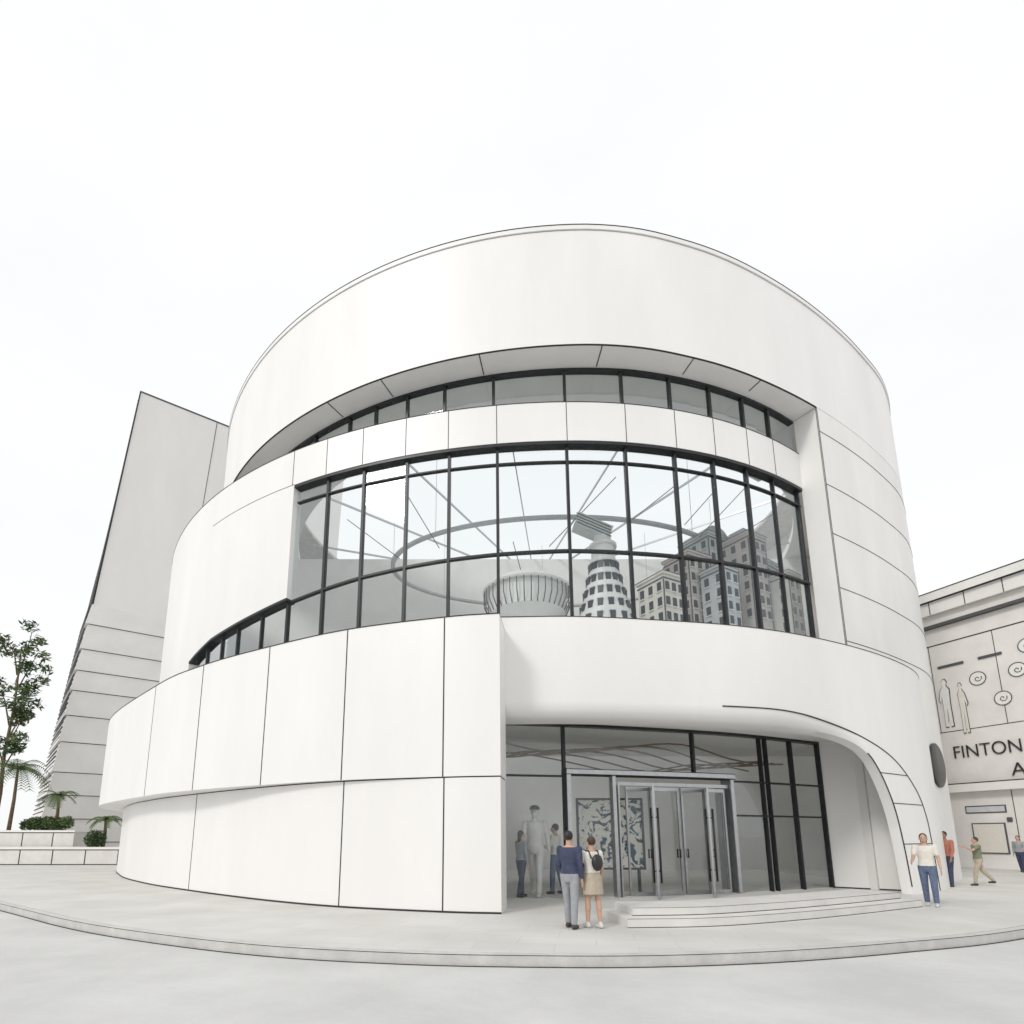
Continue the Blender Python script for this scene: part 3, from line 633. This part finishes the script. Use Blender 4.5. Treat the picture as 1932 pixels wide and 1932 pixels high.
br = [((0, 0, 4), (.9, .2, 6.2)), ((-.1, 0, 5), (.7, .3, 7.9)), ((0, 0, 7.0), (1.3, -.3, 9.4)), ((0, 0, 8.0), (1.5, .1, 10.6)), ((0, 0, 9), (1.0, .1, 11.8)), ((0, 0, 10), (.4, .2, 13.6)), ((0, 0, 4.4), (-1.8, .3, 7)), ((0, 0, 7), (-1.6, .3, 10)), ((0, 0, 10.5), (-1.2, .2, 13)), ((0, 0, 6.0), (.9, .2, 8.3))]
for a, b in br: mb.tube([a, (Vector(a) + Vector(b)) / 2 + Vector((.1, 0, .3)), b], .055, 0, 6, .015)
mb.build('trunk', M['bark'], tr)
mb = MB()
for i, (a, b) in enumerate(br):
    for q in range(4):
        c = Vector(a).lerp(Vector(b), .55 + q * .17) + Vector((random.uniform(-.3, .3), random.uniform(-.5, .5), random.uniform(-.3, .3)))
        leaves(mb, c, (.5, .7, .42), 62, .2, (i + q) % 2, 100 + i * 7 + q)
mb.build('crown', [M['leaf'], M['leaf2']], tr)
# ------------------------------------------------------------------ people
def person(label, pos, heading, H=1.7, legs=((8, 6), (-8, 4)), arms=((6, 8, 15), (-6, 8, 15)), top='navy', bottom='denim', hair='hair', long_hair=False, skirt=False, short_sleeve=False, shoe='shoe', skin='skin', statue=None, cap=False, bag=None, name='person', cat='person'):
    k = H / 1.7; t = thing(name, label, cat, (pos[0], pos[1], pos[2] if len(pos) > 2 else 0), heading)
    S = lambda m: M[statue] if statue else M[m]
    t.scale = (k, k, k)
    J = {}
    for sd, (a, kn) in zip((-1, 1), legs):
        hip = Vector((sd * .09, 0, .92)); a_, b_ = R(a), R(a - kn)
        knee = hip + Vector((0, math.sin(a_), -math.cos(a_))) * .42; ank = knee + Vector((0, math.sin(b_), -math.cos(b_))) * .42; J[sd] = [hip, knee, ank]
    dz = .08 - min(J[-1][2].z, J[1][2].z)
    Dz = Vector((0, 0, dz))
    for sd in J: J[sd] = [p + Dz for p in J[sd]]
    A = {}
    for sd, (f_, o_, e_) in zip((-1, 1), arms):
        sh = Vector((sd * .185, 0, 1.39)) + Dz; f1, o1, e1 = R(f_), R(o_), R(f_ + e_)
        el = sh + Vector((sd * math.sin(o1), math.sin(f1) * math.cos(o1), -math.cos(f1) * math.cos(o1))) * .28
        d2 = Vector((sd * math.sin(o1) * .4, math.sin(e1), -math.cos(e1))).normalized(); wr = el + d2 * .25; A[sd] = [sh, el, wr, d2]
    tor = [(.80, .10, .085), (.86, .150, .105), (.94, .165, .115), (1.02, .15, .105), (1.09, .135, .095), (1.2, .15, .105), (1.3, .168, .108), (1.38, .172, .095), (1.42, .13, .08), (1.455, .06, .06)]
    def torso(mb, e, z0, z1):
        rows = [(z, a + e, b + e) for z, a, b in tor if z0 <= z <= z1]
        mb.loft([[(a * math.cos(q), b * math.sin(q), z + dz) for q in [2 * math.pi * j / 20 for j in range(20)]] for z, a, b in rows], smooth=True)
    mb = MB(); torso(mb, 0, 0, 2); hc = Vector((0, .015, 1.59)) + Dz
    mb.capsule((0, -.005, 1.42 + dz), (0, .005, 1.54 + dz), .058, .052)
    mb.ell(hc + Vector((0, -.012, .02)), (.074, .094, .098)); mb.ell(hc + Vector((0, .018, -.045)), (.056, .066, .068))
    mb.capsule(hc + Vector((0, .083, .005)), hc + Vector((0, .103, -.022)), .011, .015)
    mb.capsule(hc + Vector((-.02, .080, -.058)), hc + Vector((.02, .080, -.058)), .009, .009)
    for sd in (-1, 1):
        mb.capsule(hc + Vector((sd * .074, -.01, .012)), hc + Vector((sd * .078, -.015, -.022)), .014, .011)
        h_, kn_, an_ = J[sd]; mb.capsule(h_, kn_, .082, .054); mb.capsule(kn_, kn_.lerp(an_, .35) + Vector((0, -.012, 0)), .054, .052); mb.capsule(kn_.lerp(an_, .3), an_, .052, .036)
        mb.capsule(an_ + Vector((0, -.02, -.04)), an_ + Vector((0, .12, -.055)), .036, .026)
        sh, el, wr, d2 = A[sd]; mb.capsule(sh, el, .050, .038); mb.capsule(el, wr, .038, .025)
        sidev = Vector((sd, 0, 0)); nv = d2.cross(sidev).normalized(); palm_e = wr + d2 * .085
        mb.capsule(wr + d2 * .015, palm_e, .03, .034, 12, .5, ax=(1, 0, 0))
        for q, (ln, off) in enumerate(((.068, -.027), (.078, -.009), (.072, .009), (.056, .026))):
            b0 = palm_e + nv * off; b1 = b0 + d2 * ln * .55; b2 = b1 + (d2 * .8 - sidev * .45).normalized() * ln * .5
            mb.capsule(b0, b1, .0095, .009, 8); mb.capsule(b1, b2, .009, .008, 8)
        th = wr + d2 * .03 + nv * -.025; mb.capsule(th, th + (d2 * .7 - nv * .7).normalized() * .06, .012, .01, 8)
    mb.build('body', S(skin), t, remesh=.0075)
    for sd in (-1, 1):
        mb = MB(); mb.ell(hc + Vector((sd * .028, .083, .012)), (.009, .006, .006), 8); mb.build('eye', M['black'], t)
    mb = MB(); torso(mb, .014, .9 if not skirt else .98, 1.43)
    for sd in (-1, 1):
        sh, el, wr, d2 = A[sd]; mb.capsule(sh, sh.lerp(el, .62) if short_sleeve else el, .063, .052)
        if not short_sleeve: mb.capsule(el, wr - d2 * .03, .052, .038)
    mb.build('shirt', S(top), t, remesh=.011)
    mb = MB()
    if skirt:
        mb.loft([[(a * math.cos(q), a * .74 * math.sin(q) , z + dz) for q in [2 * math.pi * j / 24 for j in range(24)]] for z, a in ((1.04, .155), (.94, .19), (.8, .205), (.62, .22))], smooth=True)
        mb.build('skirt', S(bottom), t, remesh=.011)
    else:
        torso(mb, .012, .8, 1.03)
        for sd in (-1, 1):
            h_, kn_, an_ = J[sd]; mb.capsule(h_, kn_, .097, .072); mb.capsule(kn_, an_ + Vector((0, 0, .03)), .072, .056)
        mb.build('trousers', S(bottom), t, remesh=.011)
    for sd in (-1, 1):
        an_ = J[sd][2]; mb = MB(); mb.capsule(an_ + Vector((0, -.03, -.035)), an_ + Vector((0, .13, -.048)), .045, .036, 12); mb.capsule(an_ + Vector((0, 0, -.01)), an_ + Vector((0, 0, .02)), .045, .043)
        mb.build('shoe', S(shoe), t, remesh=.01)
    mb = MB(); mb.ell(hc + Vector((0, -.026, .034)), (.083, .094, .098))
    if long_hair:
        mb.capsule(hc + Vector((0, -.06, .0)), hc + Vector((0, -.085, -.2)), .075, .055, 12, .6)
    mb.build('hair', S(hair), t, remesh=.01)
    if cap:
        mb = MB(); mb.lathe(hc + Vector((0, -.02, .055)), [(.098, 0), (.096, .05), (.06, .085), (.01, .092)], 20); mb.box(hc + Vector((0, .11, .062)), (.14, .13, .012)); mb.build('cap', M['dark'], t, remesh=.008)
    if bag:
        mb = MB(); mb.ell(Vector((.02, -.17, 1.22)) + Dz, (.12, .075, .16)); mb.build('bag', M[bag], t, remesh=.012)
        mb = MB()
        for sd in (-1, 1): mb.tube([Vector((sd * .09, -.14, 1.3)) + Dz, Vector((sd * .1, -.06, 1.445)) + Dz, Vector((sd * .11, .06, 1.44)) + Dz, Vector((sd * .11, .132, 1.3)) + Dz, Vector((sd * .12, .1, 1.12)) + Dz], .014, 0, 6)
        mb.build('strap', M[bag], t)
    return t
x, y = at_z(1078, 1752); person('person in a dark top and grey trousers standing left of the pair before the entrance', (x, y), R(-32), 1.70, top='navy', bottom='grey', hair='hair2', arms=((10, 6, 30), (-4, 6, 12)), legs=((10, 8), (-4, 2)))
x, y = at_z(1121, 1751); person('person in a cream top and khaki skirt with small black backpack facing the doors', (x, y), R(20), 1.60, top='cream', bottom='khaki', skirt=True, short_sleeve=True, long_hair=False, hair='hair', bag='black', arms=((20, 8, 95), (0, 8, 15)), legs=((7, 6), (-5, 2)), shoe='shoe2')
x, y = at_z(1760, 1710); person('person with long hair and light top standing at the right end of the steps', (x, y), R(140), 1.68, top='cream', bottom='denim', long_hair=True, short_sleeve=True, arms=((4, 10, 20), (12, 12, 60)), legs=((12, 12), (-6, 4)), shoe='shoe2')
x, y = at_z(1795, 1673); person('person in a red top standing behind the long haired one', (x, y), R(110), 1.78, top='red', bottom='navy', hair='hair2', skin='skin2', arms=((10, 6, 20), (-10, 6, 15)), legs=((10, 6), (-8, 6)))
x, y = at_z(1853, 1671); person('person in an olive shirt walking with raised arm near the gallery', (x, y), R(75), 1.62, top='olive', bottom='khaki', hair='hair', arms=((60, 10, 60), (-18, 10, 20)), legs=((22, 14), (-20, 18)), short_sleeve=True)
x, y = at_z(1931, 1646); person('person in grey clothes cut by the right edge beside the gallery wall', (x, y), R(120), 1.66, top='grey', bottom='navy', hair='hair2', arms=((30, 10, 50), (-10, 8, 15)), legs=((12, 8), (-10, 6)))
person('larger than life pale statue of a striding figure wearing a cap in the lobby', (1.62, 15.9, .012), R(165), 2.45, statue='plaster', cap=True, name='statue', cat='statue', legs=((16, 6), (-16, 6)), arms=((-14, 10, 15), (16, 10, 25)))
person('person in a grey top standing left of the statue inside the lobby', (1.2, 15.55, .012), R(-60), 1.75, top='grey', bottom='navy', long_hair=True, arms=((8, 6, 30), (0, 6, 10)))
person('person in a cream top standing right of the statue inside the lobby', (2.25, 16.4, .012), R(60), 1.95, top='cream', bottom='denim', hair='hair2', arms=((20, 6, 80), (0, 6, 10)))
# ------------------------------------------------------------------ light, sky, camera
sund = Vector((-.55, -.62, .62)).normalized()
w = bpy.data.worlds.new('World'); sc.world = w; w.use_nodes = True; nt = w.node_tree
sky = nt.nodes.new('ShaderNodeTexSky'); sky.sky_type = 'NISHITA'; sky.sun_disc = False
sky.sun_elevation = math.asin(sund.z); sky.sun_rotation = math.atan2(sund.x, sund.y) % (2 * math.pi); sky.air_density = 1.0; sky.dust_density = 4.0; sky.ozone_density = 1.0
bg = nt.nodes['Background']; bg.inputs['Strength'].default_value = .12
# thin bright overcast in front of the blue
tc = nt.nodes.new('ShaderNodeTexCoord'); mp = nt.nodes.new('ShaderNodeMapping'); mp.inputs['Scale'].default_value = (1, 1, 2.6)
nz = nt.nodes.new('ShaderNodeTexNoise'); nz.inputs['Scale'].default_value = 1.6; nz.inputs['Detail'].default_value = 7; nz.inputs['Roughness'].default_value = .55
cr = nt.nodes.new('ShaderNodeValToRGB'); cr.color_ramp.elements[0].position = .3; cr.color_ramp.elements[1].position = .72
cr.color_ramp.elements[0].color = (.90, .90, .90, 1); cr.color_ramp.elements[1].color = (.99, .99, .99, 1)
mx = nt.nodes.new('ShaderNodeMixRGB'); mx.inputs[2].default_value = (8.6, 8.65, 8.7, 1)
nt.links.new(tc.outputs['Generated'], mp.inputs[0]); nt.links.new(mp.outputs[0], nz.inputs['Vector']); nt.links.new(nz.outputs['Fac'], cr.inputs[0])
nt.links.new(cr.outputs[0], mx.inputs[0]); nt.links.new(sky.outputs[0], mx.inputs[1]); nt.links.new(mx.outputs[0], bg.inputs['Color'])
sl_ = bpy.data.lights.new('sun', 'SUN'); sl_.energy = 1.25; sl_.angle = R(12); sl_.color = (1, .97, .93)
so = bpy.data.objects.new('sun', sl_); C.objects.link(so); so.rotation_euler = (-sund).to_track_quat('-Z', 'Y').to_euler()
cd = bpy.data.cameras.new('camera'); cd.sensor_width = 36; cd.lens = 36 * F / 1932; cd.shift_x = 66 / 1932; cd.shift_y = 413 / 1932; cd.clip_end = 8000
co = bpy.data.objects.new('camera', cd); C.objects.link(co); co.location = (0, 0, CAMZ); co.rotation_euler = (R(90) + TH, 0, 0)
sc.camera = co
sc.view_settings.view_transform = 'Standard'; sc.view_settings.look = 'None'; sc.view_settings.exposure = 0
